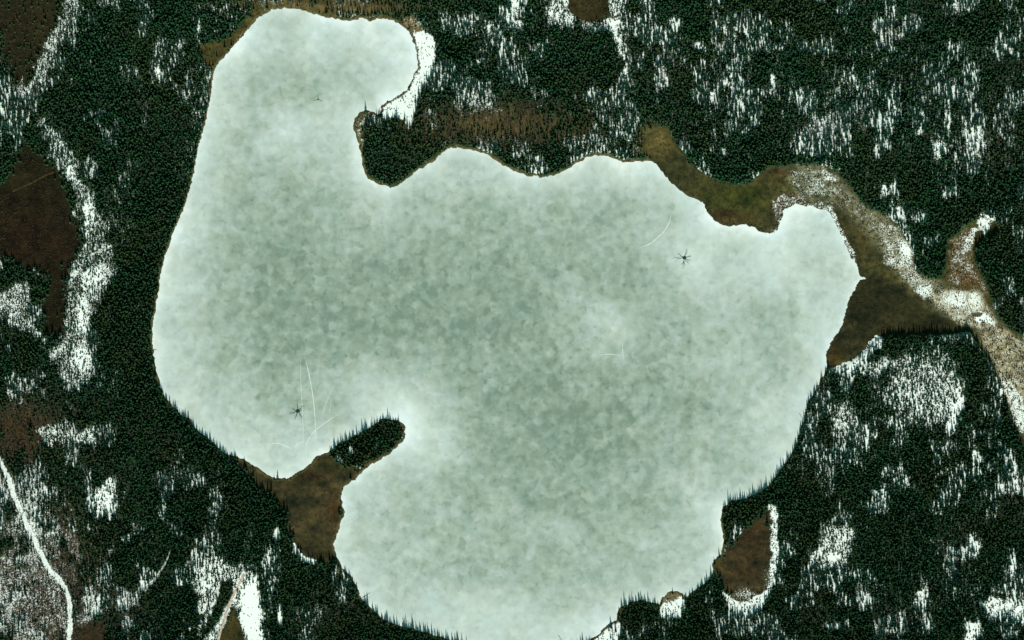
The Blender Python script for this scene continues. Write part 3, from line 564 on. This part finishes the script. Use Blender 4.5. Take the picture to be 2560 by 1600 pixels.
def scatter(name, X, Y, sxy, sz, meshes, label, cat):
    n = len(X); me = bpy.data.meshes.new(name); me.vertices.add(n)
    me.vertices.foreach_set('co', np.stack([(X-1280)*M_PX, (800-Y)*M_PX, sample(Z, X, Y)-.1], -1).astype(np.float32).ravel())
    a = me.attributes.new('sca', 'FLOAT_VECTOR', 'POINT'); a.data.foreach_set('vector', np.stack([sxy, sxy, sz], -1).astype(np.float32).ravel())
    a = me.attributes.new('rot', 'FLOAT_VECTOR', 'POINT'); a.data.foreach_set('vector', np.stack([rng.normal(0, .035, n), rng.normal(0, .035, n), rng.uniform(0, 6.28, n)], -1).astype(np.float32).ravel())
    a = me.attributes.new('pick', 'INT', 'POINT'); a.data.foreach_set('value', rng.integers(0, len(meshes), n).astype(np.int32))
    o = bpy.data.objects.new(name, me); COL.objects.link(o); tag(o, label, cat, kind='stuff')
    pc = bpy.data.collections.new(name+'_forms')
    for k, (ms) in enumerate(meshes):
        bm = bmesh.new(); mats = []
        for mm in ms:
            st0 = len(bm.faces); bm.from_mesh(mm); bm.faces.ensure_lookup_table()
            for f in bm.faces[st0:]: f.material_index = len(mats)
            mats.append(mm.materials[0])
        jm = bpy.data.meshes.new('form'); bm.to_mesh(jm); bm.free()
        for q in mats: jm.materials.append(q)
        pc.objects.link(bpy.data.objects.new('%s_form_%d' % (name, k), jm))
    ng = bpy.data.node_groups.new(name, 'GeometryNodeTree')
    ng.interface.new_socket('Geometry', in_out='INPUT', socket_type='NodeSocketGeometry'); ng.interface.new_socket('Geometry', in_out='OUTPUT', socket_type='NodeSocketGeometry')
    N = ng.nodes; gi = N.new('NodeGroupInput'); go = N.new('NodeGroupOutput'); ip = N.new('GeometryNodeInstanceOnPoints'); ci = N.new('GeometryNodeCollectionInfo')
    ci.inputs['Collection'].default_value = pc; ci.inputs['Separate Children'].default_value = True; ci.inputs['Reset Children'].default_value = True
    def na(nm, t): q = N.new('GeometryNodeInputNamedAttribute'); q.data_type = t; q.inputs[0].default_value = nm; return q.outputs[0]
    K = ng.links; K.new(gi.outputs[0], ip.inputs['Points']); K.new(ci.outputs[0], ip.inputs['Instance']); ip.inputs['Pick Instance'].default_value = True
    K.new(na('pick', 'INT'), ip.inputs['Instance Index']); K.new(na('rot', 'FLOAT_VECTOR'), ip.inputs['Rotation']); K.new(na('sca', 'FLOAT_VECTOR'), ip.inputs['Scale']); K.new(ip.outputs[0], go.inputs[0])
    md = o.modifiers.new('scatter', 'NODES'); md.node_group = ng
    return o
S_ = ~isb
scatter('spruce_forest', TX[S_], TY[S_], .72+.52*hh[S_], hh[S_], SP, 'dense dark spruce forest on snowy ground all round the frozen lake', 'forest')
scatter('bare_forest', TX[isb], TY[isb], .6+.35*hh[isb], hh[isb]*.95, BR_, 'brown leafless trees mixed into the forest round the frozen lake', 'forest')
print('trees', S_.sum(), isb.sum(), len(placed))

def shrub_mesh(seed):
    r = random.Random(seed); bm = bmesh.new()
    for k in range(26):
        a = r.uniform(0, 6.28); e = r.uniform(.25, 1.4); d = Vector((math.cos(a)*math.cos(e), math.sin(a)*math.cos(e), math.sin(e))); L = r.uniform(.5, 1.1)
        c = d*L*.7; s = r.uniform(.22, .42); u = d.orthogonal().normalized()*s; v = d.cross(u).normalized()*s
        bm.faces.new([bm.verts.new(c+u+d*.2), bm.verts.new(c+v-d*.1), bm.verts.new(c-u+d*.15), bm.verts.new(c-v)])
    return fin('shrub', bm, MSHR)
SPS = 3.2
tx = np.arange(-200, 2760, SPS); ty = np.arange(-200, 1800, SPS); TX, TY = np.meshgrid(tx, ty); TX = (TX+rng.uniform(-.5, .5, TX.shape)*SPS).ravel(); TY = (TY+rng.uniform(-.5, .5, TY.shape)*SPS).ravel()
cl = fbm(TX/7, TY/7, 77, 2); ok2 = (rng.random(TX.shape) < sample(SC, TX, TY)*1.5*sstep(.38, .62, cl)) & (sample(LSD_r, TX, TY) < -2)
n = ok2.sum(); ss = rng.uniform(.5, 1.25, n); print('shrubs', n)
scatter('low_scrub', TX[ok2], TY[ok2], ss, ss*rng.uniform(.8, 1.6, n), [(shrub_mesh(k),) for k in range(5)], 'low dark scrub dotting the snowy clearings and marsh edges', 'scrub')

# ------------------------------------------------------------------ fallen trunks
def log(a, b2, r0, lab, m, z=.12):
    A = Vector((*W(*a), z)); B = Vector((*W(*b2), z+.1)); d = B-A; r = random.Random(int(a[0])); bm = bmesh.new(); n = 6; last = Vector((0, 0, 0))
    for k in range(n):
        q = d*((k+1)/n)+Vector((r.uniform(-.1, .1), r.uniform(-.1, .1), 0)); tube(bm, last, q, r0*(1-k/n*.7), r0*(1-(k+1)/n*.7), 8); last = q
    for k in range(9):
        s = d*r.uniform(.35, .98); u = Vector((-d.y, d.x, 0)).normalized()*r.choice((-1, 1)); tube(bm, s, s+(u*r.uniform(.6, 1.4)+d.normalized()*.7+Vector((0, 0, r.uniform(0, .5)))), .07, .03, 4)
    me = fin('fallen_trunk', bm, m); o = bpy.data.objects.new('fallen_trunk', me); COL.objects.link(o); o.location = A; tag(o, lab, 'fallen trunk', 'fallen trunks at the shore')
MGREY = simple('grey_wood', (.22, .20, .16)); MDK = simple('dark_wood', (.05, .05, .04))
log((906,1494),(925,1482), .5, 'dark fallen trunk sticking out onto the ice at the bottom left shore', MDK)
log((1396,1588),(1404,1601), .35, 'thin dark fallen trunk on the ice at the bottom edge', MDK)
log((2008,1048),(1998,1033), .35, 'thin dark fallen trunk on the ice off the right shore', MDK)
log((382,875),(391,874), .35, 'short dark fallen trunk poking from the far left shore', MDK)
log((724,1324),(738,1314), .45, 'pale grey fallen trunk lying at the left edge of the brown bog', MGREY, z=zat(*W(731,1319))+.3)
